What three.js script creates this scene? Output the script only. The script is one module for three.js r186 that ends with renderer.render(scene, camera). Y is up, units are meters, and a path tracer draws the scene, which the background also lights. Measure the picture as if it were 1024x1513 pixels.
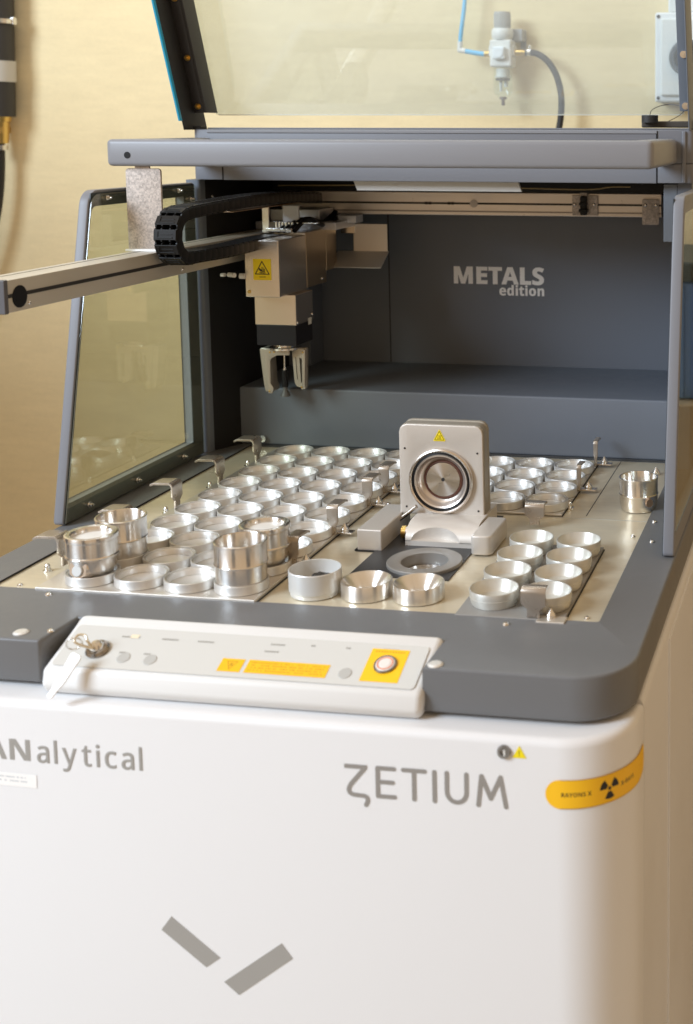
import * as THREE from 'three';
import { RoundedBoxGeometry } from 'three/addons/geometries/RoundedBoxGeometry.js';
import { mergeGeometries, toCreasedNormals as creased } from 'three/addons/utils/BufferGeometryUtils.js';
import { RectAreaLightUniformsLib } from 'three/addons/lights/RectAreaLightUniformsLib.js';
import { FontLoader } from 'three/addons/loaders/FontLoader.js';
import { TextGeometry } from 'three/addons/geometries/TextGeometry.js';

// ---------------------------------------------------------------- camera
const scene = new THREE.Scene();
const F = 1853.91, PPX = 959.81, PPY = 387.74;
const camera = new THREE.PerspectiveCamera(2 * Math.atan(756.5 / F) * 180 / Math.PI, 1024 / 1513, 0.05, 60);
camera.position.set(0.75677, 0.4853, 1.74702);
camera.rotation.set(-0.10859, 0.14667, 0.00125, 'YXZ');
camera.setViewOffset(1024, 1513, 512 - PPX, 756.5 - PPY, 1024, 1513);
camera.focus = 1.58; camera.userData.focus = 1.58; camera.userData.fStop = 6.0;
scene.add(camera);

// ---------------------------------------------------------------- room light
scene.background = new THREE.Color().setRGB(0.63, 0.45, 0.275);
const renderer = new THREE.WebGLRenderer({ antialias: true });
renderer.toneMapping = THREE.LinearToneMapping;
renderer.toneMappingExposure = 1.02;
renderer.shadowMap.enabled = true;
RectAreaLightUniformsLib.init();
function areaLight(name, label, category, pos, target, w, h, rgb, power, glow) {
  const g = new THREE.Group(); g.name = name; g.position.set(...pos); g.lookAt(...target);
  g.userData = { label, category };
  const pane = new THREE.Mesh(new THREE.BoxGeometry(w, h, 0.02), new THREE.MeshStandardMaterial({ color: 0x222222, emissive: new THREE.Color().setRGB(...rgb), emissiveIntensity: glow }));
  pane.name = 'lit_pane'; pane.position.z = -0.03; g.add(pane);
  const fr = [[0, h / 2 + .03, w + .12, .06], [0, -h / 2 - .03, w + .12, .06], [w / 2 + .03, 0, .06, h], [-w / 2 - .03, 0, .06, h]].map(([x, y, a, b]) => new THREE.BoxGeometry(a, b, .05).translate(x, y, -.03));
  const frm = new THREE.Mesh(mergeGeometries(fr), new THREE.MeshStandardMaterial({ color: 0xdddddd, roughness: .5 })); frm.name = 'frame'; g.add(frm);
  const l = new THREE.RectAreaLight(new THREE.Color().setRGB(...rgb), power, w, h); l.name = name + '_source';
  l.rotation.y = Math.PI; g.add(l);           // shines along the group's +z
  scene.add(g);
  return g;
}
areaLight('window_light', 'tall bright window standing to the left behind the camera', 'window', [-2.75, 2.35, 3.2], [.2, -.05, .25], 1.75, 1.9, [.76, .90, 1.06], 24, 1.5);
areaLight('ceiling_lamp', 'long ceiling lamp panel above the open front of the machine', 'lamp', [-.35, 2.3, .75], [.1, 0, .35], 0.35, 1.3, [1.0, .97, .92], 2.5, 1.2);

areaLight('wall_lamp', 'white lamp panel hanging high in front of the back wall', 'lamp', [-.05, 1.42, -.34], [-.05, 0, -.42], 1.5, .22, [.92, .95, 1.0], 6, 1.2);

// ---------------------------------------------------------------- helpers
const toCreasedNormals = (g, a) => creased(g.scale(1000, 1000, 1000), a).scale(.001, .001, .001);   // its vertex welding works in whole units
let seed = 7;
const rnd = () => { seed = (seed * 1664525 + 1013904223) % 4294967296; return seed / 4294967296; };
const taken = {};
const numbered = (n) => { const k = taken[n] = (taken[n] ?? -1) + 1; return k ? `${n}_${String(k).padStart(3, '0')}` : n; };
function thing(name, label, category, base = [0, 0, 0], group) {
  const o = new THREE.Group(); o.name = numbered(name); o.position.set(...base); scene.add(o);
  o.userData = { label, category }; if (group) o.userData.group = group;
  o.base = new THREE.Vector3(...base);
  return o;
}
// geometry in world metres -> a part of a thing (or of a part); its own name repeats are fine
function part(parent, name, geo, mat, label) {
  const g = Array.isArray(geo) ? mergeGeometries(geo.map((q) => { const c = q.index ? q.toNonIndexed() : q; for (const k of Object.keys(c.attributes)) if (!['position', 'normal', 'uv'].includes(k)) c.deleteAttribute(k); return c; })) : geo;
  const b = parent.base ?? new THREE.Vector3();
  g.translate(-b.x, -b.y, -b.z);
  const m = new THREE.Mesh(g, mat); m.name = name; m.castShadow = m.receiveShadow = true; m.base = b;
  if (label) m.userData.label = label;
  parent.add(m);
  return m;
}
function shared(parent, name, geo, mat, p, e = [0, 0, 0], s = 1) {      // one geometry used many times
  const m = new THREE.Mesh(geo, mat); m.name = name; m.castShadow = m.receiveShadow = true;
  const b = parent.base ?? new THREE.Vector3();
  m.position.set(p[0] - b.x, p[1] - b.y, p[2] - b.z); m.rotation.set(...e); m.scale.setScalar(s); m.base = b;
  parent.add(m); return m;
}
function structure(name, geo, mat) { const m = new THREE.Mesh(geo, mat); m.name = name; m.userData.kind = 'structure'; m.castShadow = m.receiveShadow = true; scene.add(m); return m; }
const box = (x0, x1, y0, y1, z0, z1, r = 0.0015) => planarUV((r > 0 ? new RoundedBoxGeometry(x1 - x0, y1 - y0, z1 - z0, 2, Math.min(r, (x1 - x0) / 2.01, (y1 - y0) / 2.01, (z1 - z0) / 2.01)) : new THREE.BoxGeometry(x1 - x0, y1 - y0, z1 - z0)).translate((x0 + x1) / 2, (y0 + y1) / 2, (z0 + z1) / 2));
function planarUV(g) {                                                   // uv in metres from the dominant normal
  g = g.index ? g.toNonIndexed() : g;
  const p = g.attributes.position, n = g.attributes.normal, uv = new Float32Array(p.count * 2);
  for (let i = 0; i < p.count; i += 3) {
    const a = [0, 0, 0]; for (let k = 0; k < 3; k++) { a[0] += n.getX(i + k); a[1] += n.getY(i + k); a[2] += n.getZ(i + k); }
    const [ax, ay, az] = a.map(Math.abs);
    for (let k = 0; k < 3; k++) {
      const j = i + k, x = p.getX(j), y = p.getY(j), z = p.getZ(j);
      const [u, v] = ax > ay && ax > az ? [z, y] : ay > az ? [x, z] : [x, y];
      uv[2 * j] = u; uv[2 * j + 1] = v;
    }
  }
  g.setAttribute('uv', new THREE.BufferAttribute(uv, 2));
  return g;
}
const V2 = (a) => a.map(([x, y]) => new THREE.Vector2(x, y));
function lathe(pts, seg = 56) { const g = new THREE.LatheGeometry(V2(pts), seg); return toCreasedNormals(g, 0.55); }
function cyl(a, b, r, seg = 24, r2 = r) {
  const A = new THREE.Vector3(...a), B = new THREE.Vector3(...b), d = B.clone().sub(A), L = d.length();
  const g = new THREE.CylinderGeometry(r2, r, L, seg).translate(0, L / 2, 0);
  g.applyQuaternion(new THREE.Quaternion().setFromUnitVectors(new THREE.Vector3(0, 1, 0), d.normalize())).translate(...a);
  return g;
}
const tube = (pts, r, n = 64, rs = 12) => new THREE.TubeGeometry(new THREE.CatmullRomCurve3(pts.map((p) => new THREE.Vector3(...p))), n, r, rs);
// a polygon with rounded corners: [x, y, radius]
function roundShape(pts, Cls = THREE.Shape) {
  const s = new Cls(), n = pts.length;
  for (let i = 0; i < n; i++) {
    const [x, y, r = 0] = pts[i], p = pts[(i + n - 1) % n], q = pts[(i + 1) % n];
    const a = new THREE.Vector2(p[0] - x, p[1] - y), b = new THREE.Vector2(q[0] - x, q[1] - y), ang = Math.abs(a.angleTo(b));
    a.normalize(); b.normalize();
    const t = r / Math.tan(ang / 2);
    const A = [x + a.x * t, y + a.y * t], B = [x + b.x * t, y + b.y * t];
    if (i === 0) s.moveTo(...A); else s.lineTo(...A);
    if (r > 0) {
      // exact arc as a polyline
      const c = new THREE.Vector2(a.x + b.x, a.y + b.y).normalize().multiplyScalar(r / Math.sin(ang / 2)), cx = x + c.x, cy = y + c.y;
      let a0 = Math.atan2(A[1] - cy, A[0] - cx), a1 = Math.atan2(B[1] - cy, B[0] - cx);
      while (a1 - a0 > Math.PI) a1 -= 2 * Math.PI; while (a1 - a0 < -Math.PI) a1 += 2 * Math.PI;
      const m = Math.max(3, Math.ceil(r / 0.004)); for (let k = 1; k <= Math.min(m, 24); k++) { const t2 = a0 + (a1 - a0) * k / Math.min(m, 24); s.lineTo(cx + r * Math.cos(t2), cy + r * Math.sin(t2)); }
    }
  }
  s.closePath();
  return s;
}
// extrude a plan drawn in (x, z), from y0 up to y1
function plan(pts, y0, y1, bevel = 0, holes = [], crease = .6) {
  const s = roundShape(pts.map(([x, z, r]) => [x, -z, r])); s.holes = holes.map((h) => roundShape(h.map(([x, z, r]) => [x, -z, r]), THREE.Path));
  const g = new THREE.ExtrudeGeometry(s, { depth: y1 - y0 - 2 * bevel, bevelEnabled: bevel > 0, bevelSize: bevel, bevelOffset: -bevel, bevelThickness: bevel, bevelSegments: 3, curveSegments: 16 });
  g.rotateX(-Math.PI / 2).translate(0, y0 + bevel, 0);
  return planarUV(toCreasedNormals(g, crease));
}
// extrude a profile drawn in (z, y), from x0 to x1
function profile(pts, x0, x1, bevel = 0, holes = [], crease = .6) {
  const s = roundShape(pts.map(([z, y, r]) => [-z, y, r])); s.holes = holes.map((h) => roundShape(h.map(([z, y, r]) => [-z, y, r]), THREE.Path));
  const g = new THREE.ExtrudeGeometry(s, { depth: x1 - x0 - 2 * bevel, bevelEnabled: bevel > 0, bevelSize: bevel, bevelOffset: -bevel, bevelThickness: bevel, bevelSegments: 3 });
  g.rotateY(Math.PI / 2).translate(x0 + bevel, 0, 0);
  return planarUV(toCreasedNormals(g, crease));
}
// extrude a shape drawn in (x, y), from z0 to z1
function face(pts, z0, z1, bevel = 0, holes = [], crease = .6) {
  const s = roundShape(pts); s.holes = holes.map((h) => roundShape(h, THREE.Path));
  const g = new THREE.ExtrudeGeometry(s, { depth: z1 - z0 - 2 * bevel, bevelEnabled: bevel > 0, bevelSize: bevel, bevelOffset: -bevel, bevelThickness: bevel, bevelSegments: 3 });
  g.translate(0, 0, z0 + bevel);
  return planarUV(toCreasedNormals(g, crease));
}
const circle = (x, y, r, n = 40) => Array.from({ length: n }, (_, i) => [x + r * Math.cos(2 * Math.PI * i / n), y + r * Math.sin(2 * Math.PI * i / n)]);
// printed sheet: centre, right direction, up direction, size
function sheet(c, right, up, w, h, off = 0.0004) {
  const R = new THREE.Vector3(...right).normalize(), U = new THREE.Vector3(...up).normalize(), N = R.clone().cross(U);
  const g = new THREE.PlaneGeometry(w, h);
  g.applyMatrix4(new THREE.Matrix4().makeBasis(R, U, N)).translate(c[0] + N.x * off, c[1] + N.y * off, c[2] + N.z * off);
  return g;
}
function print(w, h, draw, opts = {}) {
  const c = document.createElement('canvas'); c.width = w; c.height = h;
  const x = c.getContext('2d'); x.clearRect(0, 0, w, h); draw(x, w, h);
  const t = new THREE.CanvasTexture(c); t.colorSpace = THREE.SRGBColorSpace; t.anisotropy = 8;
  return new THREE.MeshStandardMaterial({ map: t, roughness: .5, ...opts });
}

// ---------------------------------------------------------------- textures
function noise2(S, cells, sx, sy) {                                       // tiling value noise
  const w = Math.max(1, Math.round(cells * sx)), h = Math.max(1, Math.round(cells * sy)), grid = Float32Array.from({ length: w * h }, rnd), out = new Float32Array(S * S);
  for (let y = 0; y < S; y++) for (let x = 0; x < S; x++) {
    const fx = x / S * w, fy = y / S * h, ix = Math.floor(fx), iy = Math.floor(fy), u = fx - ix, v = fy - iy, su = u * u * (3 - 2 * u), sv = v * v * (3 - 2 * v);
    const g = (i, j) => grid[((j + h) % h) * w + (i + w) % w];
    out[y * S + x] = (g(ix, iy) * (1 - su) + g(ix + 1, iy) * su) * (1 - sv) + (g(ix, iy + 1) * (1 - su) + g(ix + 1, iy + 1) * su) * sv;
  }
  return out;
}
function texture(S, layers, lo, hi, repeat, tint) {                       // layers: [weight, cells, sx, sy]
  const sum = new Float32Array(S * S); let tot = 0;
  for (const [wt, c, sx, sy] of layers) { const n = noise2(S, c, sx, sy); for (let i = 0; i < n.length; i++) sum[i] += wt * n[i]; tot += wt; }
  const d = new Uint8Array(S * S * 4);
  for (let i = 0; i < S * S; i++) {
    const v = lo + (hi - lo) * sum[i] / tot;
    const k = tint ? tint(v, i % S, Math.floor(i / S)) : [v, v, v];
    for (let j = 0; j < 3; j++) d[4 * i + j] = Math.max(0, Math.min(255, k[j] * 255)); d[4 * i + 3] = 255;
  }
  const t = new THREE.DataTexture(d, S, S); t.wrapS = t.wrapT = THREE.RepeatWrapping; t.magFilter = THREE.LinearFilter; t.minFilter = THREE.LinearMipmapLinearFilter; t.generateMipmaps = true;
  t.repeat.set(repeat, repeat); t.needsUpdate = true;
  return t;
}
const grainT = texture(512, [[1, 200, 1, 1], [.6, 90, 1, 1]], 0, 1, 6);               // powder coat
const smudgeT = texture(512, [[1, 6, 1, 1], [.7, 17, 1, 1], [.5, 60, 1, 1], [.35, 180, 1, 1]], .72, 1.22, 2.2);
const brushX = texture(512, [[1, 200, .02, 1], [.6, 90, .05, 1], [.5, 500, .06, .8]], 0, 1, 3);   // lines running along u
const brushRough = texture(512, [[1, 200, .03, 1], [.7, 8, 1, 1], [.5, 30, 1, 1]], .45, 1, 3);
const plateTone = texture(512, [[1, 5, 1, 1], [.8, 14, 1, 1], [.5, 220, .05, 1], [.5, 70, 1, 1]], .86, 1.0, 1.7);
plateTone.colorSpace = THREE.SRGBColorSpace;
const turnT = texture(256, [[1, 250, .02, 1], [.6, 120, .02, 1]], 0, 1, 1);
const galvT = texture(512, [[1, 60, 1, 1], [.8, 140, 1, 1], [.4, 20, 1, 1]], .70, 1.12, 8); galvT.colorSpace = THREE.SRGBColorSpace;
const plasterT = texture(1024, [[1, 260, .25, 1], [.9, 90, .35, 1], [.8, 30, .6, 1], [.6, 8, 1, 1]], 0, 1, .8);
const plasterC = texture(1024, [[.6, 4, 1, 1], [.4, 14, .5, 1], [.6, 60, .25, 1], [.8, 160, .2, 1], [.6, 400, .6, 1]], .94, 1.03, .8);
plasterC.colorSpace = THREE.SRGBColorSpace;

// ---------------------------------------------------------------- materials
const rgb = (r, g, b) => new THREE.Color().setRGB(r, g, b);
const std = (c, roughness, metalness = 0, o = {}) => new THREE.MeshStandardMaterial({ color: rgb(...c), roughness, metalness, ...o });
const phy = (c, roughness, metalness = 0, o = {}) => new THREE.MeshPhysicalMaterial({ color: rgb(...c), roughness, metalness, ...o });
const M = {
  white: std([.75, .745, .745], .42, 0, { bumpMap: grainT, bumpScale: .00002, roughnessMap: smudgeT }),
  whitePanel: std([.72, .71, .69], .5),
  facePanel: std([.615, .605, .57], .55),
  deck: std([.15, .152, .156], .42, 0, { bumpMap: grainT, bumpScale: .00005, roughnessMap: smudgeT }),
  hood: std([.175, .18, .20], .45, 0, { bumpMap: grainT, bumpScale: .00004 }),
  handle: std([.235, .238, .255], .42, 0, { bumpMap: grainT, bumpScale: .00004 }),
  housing: std([.135, .15, .178], .5, 0, { bumpMap: grainT, bumpScale: .00004, roughnessMap: smudgeT }),
  post: std([.15, .17, .20], .5, 0, { bumpMap: grainT, bumpScale: .00003 }),
  door: std([.195, .2, .22], .48, 0, { bumpMap: grainT, bumpScale: .00003 }),
  teal: std([.018, .03, .036], .45),
  black: phy([.010, .010, .011], .45, 0, { specularIntensity: .5 }),
  blackSoft: std([.02, .019, .018], .6),
  chain: phy([.009, .0085, .008], .36, 0, { specularIntensity: .55 }),
  rubber: std([.025, .024, .023], .65),
  plate: std([.84, .745, .56], .34, .4, { bumpMap: brushX, bumpScale: .000006, roughnessMap: smudgeT, map: plateTone }),
  plateEdge: std([.72, .68, .62], .4, .8),
  alu: phy([.80, .79, .765], .46, .75, { anisotropy: .6, anisotropyRotation: Math.PI / 2 }),
  aluDull: std([.80, .79, .765], .5, .55),
  steel: phy([.78, .75, .71], .26, .95, { anisotropy: .85, anisotropyRotation: Math.PI / 2 }),
  steelSatin: std([.70, .645, .59], .27, 1, { bumpMap: brushX, bumpScale: .000002 }),
  beam: std([.62, .58, .50], .42, .4, { roughnessMap: smudgeT, bumpMap: brushX, bumpScale: .000006 }),
  rail: std([.74, .67, .61], .5, .6, { roughnessMap: brushRough }),
  champagne: std([.60, .555, .50], .42, .35, { bumpMap: grainT, bumpScale: .00003 }),
  champagneFace: std([.66, .615, .56], .42, .3, { bumpMap: grainT, bumpScale: .00002 }),
  galv: std([.62, .54, .48], .6, .35, { map: galvT, bumpMap: grainT, bumpScale: .00012 }),
  plasterWall: std([.745, .61, .36], .85, 0, { map: plasterC, bumpMap: plasterT, bumpScale: .0005 }),
  yellow: std([.86, .56, .01], .5),
  signYellow: std([.84, .66, .02], .5),
  grey: std([.40, .385, .36], .55),
  lettering: std([.33, .315, .29], .6),
  letterWhite: std([.92, .91, .90], .6),
  copper: std([.58, .40, .27], .35, .8),
  brass: std([.72, .50, .17], .28, 1),
  redDark: std([.10, .035, .02], .5),
  blue: std([.10, .25, .66], .45),
  cyan: std([.01, .33, .53], .4),
  tubeBlue: std([.10, .46, .74], .35),
  silver: std([.80, .79, .77], .22, 1),
  cream: std([.72, .71, .66], .5),
  boxWhite: std([.72, .75, .76], .5),
};
M.keyMetal = std([.72, .64, .50], .3, .9);
M.fingerSteel = std([.45, .41, .35], .36, .55);
M.clip = std([.44, .385, .325], .32, .7, { roughnessMap: smudgeT });
M.shadeBlack = phy([.016, .015, .015], .55, 0, { specularIntensity: .5 });  // black stands in for the deep shade inside the chamber
M.glassDoor = phy([.88, .90, .81], .02, 0, { transmission: .95, thickness: 0, ior: 1.6 });
M.glassRight = phy([.78, .78, .66], .02, 0, { transmission: 1, thickness: 0, ior: 2.0 });
M.glassVisor = phy([.91, .945, .95], .015, 0, { transmission: .88, thickness: 0, ior: 1.6 });
M.bowl = phy([.92, .95, .95], .04, 0, { transmission: 1, thickness: 0, ior: 1.45 });

const screwGeo = lathe([[0.0001, .0022], [.0014, .0021], [.0026, .0012], [.003, 0], [.0001, 0]], 14);
const hexGeo = mergeGeometries([new THREE.CylinderGeometry(.0034, .0034, .004, 6).translate(0, .002, 0), new THREE.CylinderGeometry(.0018, .0018, .003, 10).translate(0, .0055, 0), new THREE.CylinderGeometry(.0045, .0045, .0012, 16).translate(0, .0006, 0)].map((g) => g.toNonIndexed()));
const conePinGeo = lathe([[.0001, .010], [.0008, .0095], [.0052, .003], [.0052, 0], [.0001, 0]], 20);
const domePinGeo = lathe([[.0001, .0085], [.0016, .008], [.0028, .0062], [.003, .004], [.003, .0012], [.0052, .0012], [.0052, 0], [.0001, 0]], 20);

// ================================================================ setting
{
  const w = structure('wall', planarUV(new THREE.BoxGeometry(5.2, 3.4, .1).translate(.2, .75, -.75)), M.plasterWall);
  structure('floor', planarUV(new THREE.BoxGeometry(5.2, .06, 4.4).translate(.2, -.98, 1.5)), std([.62, .57, .50], .6, 0, { map: plateTone }));
}

// ================================================================ the machine
const mach = thing('laboratory_analyser', 'white and grey laboratory analyser with open hood, sample deck and ζETIUM lettering on its front', 'machine', [.21, -.95, .25]);
const BX0 = -.170, BX1 = .590, BZ = .736, BY = -.044, BR = .064;
{
  // cabinet: front shell with rounded right corner, side panel behind a seam
  const shell = part(mach, 'front_shell', plan([[BX0, .6505], [BX1, .6505], [BX1, BZ, BR], [BX0, BZ, .03]], -.93, BY, .0075), M.white);
  part(mach, 'side_panel', plan([[BX0, .6490], [BX0, -.40], [BX1, -.40], [BX1, .6490]], -.93, BY, .0075), M.white);
  part(mach, 'side_strip', box(BX1 - .002, BX1 + .0022, -.93, BY - .012, .20, .478, .0008), M.white);
  // worktop with a notch for the control panel and an opening for the sample plate
  const deckOut = [[-.166, -.26], [.5865, -.26, .01], [.5865, .710, .056], [.398, .710], [.398, .6485], [.0245, .6485], [.0225, .707, .003], [-.166, .707, .004]];
  part(mach, 'worktop', plan(deckOut, -.0395, .0025, .0028, [[[-.1185, -.012, .004], [.5385, -.012, .004], [.5385, .588, .006], [-.1185, .588, .004]]]), M.deck);
  part(mach, 'worktop_base', box(-.14, .56, -.0445, -.030, -.2, .635, 0), M.black);
  const pl = part(mach, 'sample_plate', plan([[-.1165, -.010], [.5365, -.010], [.5365, .586, .004], [-.1165, .586]], -.003, 0, .0004, [circle(.3125, .4475, .027)]), M.plate);
  part(pl, 'plate_joint', box(.4555, .4565, -.0003, .0002, -.008, .25, 0), M.blackSoft);
  part(pl, 'plate_joint', box(.19, .535, -.0003, .0002, .2605, .2613, 0), M.grey);
  // screws on plate and worktop
  for (const [x, z, y] of [[.521, .572, .0005], [-.091, .573, .0005], [-.04, .6, .003], [.02, .686, .003], [.5265, .32, .0005], [.447, .605, .003], [.5525, .343, .003], [.545, .27, .003]]) shared(mach, 'screw', screwGeo, M.silver, [x, y - .0004, z], [0, 0, 0], y > .001 ? 1.15 : 1);
  for (const [x, z] of [[-.006, .693], [.408, .703]]) part(mach, 'cap_screw', lathe([[.0001, .0022], [.0055, .002], [.0072, .0008], [.0072, 0], [.0001, 0]], 20).translate(x, .0024, z), M.aluDull);
}
// ---------------------------------------------------------------- back housing and hood
{
  part(mach, 'back_step', plan([[-.131, -.013], [-.131, -.240], [.5413, -.240], [.5413, -.013]], .0026, .0913, .0032), M.housing);
  part(mach, 'stand_off', cyl([-.0946, .0135, -.0135], [-.0946, .0135, -.006], .0052, 24), M.silver);
  shared(mach, 'screw', screwGeo, M.silver, [-.1478, .3815, .0182], [0, 0, -Math.PI / 2 + .47], .9);
  part(mach, 'back_wall', face([[-.177, .0026], [.56, .0026], [.56, .475], [-.177, .475]], -.262, -.239), M.housing);
  part(mach, 'wall_joint', box(.0253, .0266, .0915, .40, -.2393, -.2384, 0), M.black);
  part(mach, 'corner_column', box(-.1305, -.092, .0915, .405, -.2388, -.185, .001), M.housing);
  part(mach, 'left_post', plan([[-.177, .042, .004], [-.1545, .042, .005], [-.1525, .030], [-.177, .030]], .0026, .4065, 0, [], .9), M.post);
  part(mach, 'shaded_inner_wall', plan([[-.177, .0298], [-.1530, .0298], [-.1312, -.013], [-.1312, -.2388], [-.177, -.2388]], .0026, .4065), M.shadeBlack);  // inner side wall, its shade put into the black colour
  part(mach, 'shaded_hood_underside', box(-.13, .5415, .4068, .433, -.2385, .0295, 0), M.shadeBlack);  // hood underside, coloured black for the shade beneath it
  part(mach, 'right_wall', box(.5418, .562, .0026, .4065, -.239, .03, .001), M.housing);
  part(mach, 'hood', plan([[-.158, -.262], [.5665, -.262], [.5665, .050, .008], [-.158, .050, .008]], .4335, .4795, .002), M.hood);
  part(mach, 'hood_front', plan([[-.113, .030], [.5155, .030], [.5155, .0505], [-.113, .0505]], .4068, .433, .001), M.hood);
  part(mach, 'hood_corner', plan([[-.158, -.2], [-.114, -.2], [-.114, .0505, .001], [-.158, .0505, .006]], .4072, .4332, .001), M.hood);
  part(mach, 'hood_corner', plan([[.5165, -.2], [.5665, -.2], [.5665, .0505, .006], [.5165, .0505, .001]], .4072, .4332, .001), M.hood);
  part(mach, 'hood_lip', box(-.140, .5665, .4797, .4818, .012, .040, .0006), M.hood);
  part(mach, 'hood_lip', box(-.1585, -.146, .479, .4838, .03, .048, .001), M.black);
  part(mach, 'hood_strip', box(-.136, .516, .4745, .4785, .0503, .0516, .0005), M.handle);
  part(mach, 'hood_seam', box(.5150, .5170, .4075, .478, .0498, .0508, 0), M.black);
  part(mach, 'hood_seam', box(-.1145, -.1125, .4075, .433, .0498, .0508, 0), M.black);
  // handle: bar with two arms running back to the hood
  const hd = part(mach, 'handle', plan([[-.158, .0515], [-.158, .272, .009], [.5435, .272, .009], [.5435, .0515], [.512, .0515], [.512, .242, .004], [-.128, .242, .004], [-.128, .0515]], .4335, .4675, .0055), M.handle);
  part(hd, 'hole', cyl([-.1275, .4475, .2715], [-.1275, .4475, .2724], .0043, 20), M.black);
  part(hd, 'end_plate', box(.5505, .556, .4075, .478, .05, .0535, .002), M.hood);
  part(mach, 'light_cover', face([[.0742, .4062], [.3165, .4062], [.3215, .3925], [.0795, .3925]], .024, .030, .0006), std([.62, .62, .60], .4));
  part(mach, 'wall_bracket', box(.5225, .5416, .325, .405, .0, .030, .001), M.post);
  // raised visor: side frames lean forward, glass between
  const lean = (x, y, k) => [.050 + (y - .478) * .365 + k];
  const fr = (x0, x1, a, b, y0, y1) => profile([[lean(0, y0, a)[0], y0], [lean(0, y0, b)[0], y0], [lean(0, y1, b)[0], y1], [lean(0, y1, a)[0], y1]], x0, x1, .0008);
  const vz = part(mach, 'visor_frame', fr(-.165, -.1635, -.055, .012, .4785, .90), M.blackSoft);
  part(vz, 'edge_film', fr(-.1665, -.1630, .0125, .0185, .491, .90), M.cyan);
  const ab = part(vz, 'angle_bar', [fr(-.1632, -.1480, -.030, -.026, .503, .90), fr(-.1480, -.1445, -.060, -.026, .503, .90)], std([.036, .033, .033], .45));
  for (const y of [.512, .580, .66, .76]) shared(ab, 'screw', hexGeo, M.brass, [-.155, y, lean(0, y, -.026)[0] + .0003], [Math.PI / 2, 0, 0], 1);
  const vr = part(mach, 'visor_frame', fr(.5605, .5625, -.055, .012, .4785, .90), M.post);
  const rb = part(vr, 'angle_bar', [fr(.545, .5600, -.030, -.026, .505, .90), fr(.545, .5485, -.06, -.030, .505, .90)], M.post);
  for (const y of [.512, .580, .66]) shared(rb, 'screw', hexGeo, M.silver, [.5535, y, lean(0, y, -.026)[0] + .0003], [Math.PI / 2, 0, 0], 1.1);
  part(mach, 'visor_glass', fr(-.1475, .5475, -.0605, -.0595, .501, .90), M.glassVisor);
  const glassEdge = part(mach, 'glass_edge', fr(-.1440, .5440, -.0612, -.0588, .4996, .5008), std([.75, .78, .70], .3));
  // latch on the hood
  const la = part(mach, 'latch', box(.49, .575, .4825, .4915, -.01, .02, .002), std([.05, .04, .03], .5));
  part(la, 'knob', cyl([.503, .4895, .028], [.503, .4995, .028], .0115, 28), M.blackSoft);
  part(la, 'wire', tube([[.5025, .4998, .024], [.504, .506, .02], [.515, .5125, .01], [.53, .5145, 0], [.55, .5095, -.01], [.57, .50, -.01]], .0005, 40, 6), M.black);
  part(la, 'wire', tube([[.527, .4915, .012], [.54, .4985, .008], [.556, .512, .005], [.575, .522, 0]], .0005, 20, 6), M.black);
}
// ---------------------------------------------------------------- side doors
function door(name, x0, x1, glassX, glass, s) {
  const out = [[.052, .403, .003], [.052, .0032, .003], [.3955, .0032, .005], [.3085, .4045, .022]];
  const hole = [[.079, .386, .003], [.079, .026, .002], [.3845, .026, .003], [.3065, .386, .014]];
  const d = part(mach, name, profile(out, x0, x1, .0018, [hole]), M.door);
  const inner = s > 0 ? x1 : x0;
  part(d, 'border', profile([[.0525, .401], [.0525, .0045], [.3925, .0045], [.3065, .401]], inner - .0006, inner + .0006, 0, [[[.080, .385, .003], [.080, .0275, .002], [.3850, .0275, .002], [.3068, .385, .012]]]), M.teal);
  part(d, 'pane', profile([[.0535, .3995], [.0535, .006], [.3925, .006], [.3070, .3995, .018]], glassX - .0006, glassX + .0006, 0), glass);
  for (const [z, y] of [[.115, .0155], [.345, .0155], [.235, .0155], [.275, .3935], [.10, .3935], [.066, .38]]) shared(d, 'screw', hexGeo, M.silver, [glassX + s * .001, y, z], [0, 0, -s * Math.PI / 2], .9);
  return d;
}
door('left_door'.replace('left_', 'side_'), -.1715, -.1585, -.1565, M.glassDoor, 1);
door('side_door', .5720, .5850, .5850 - .001, M.glassRight, -1);

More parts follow.
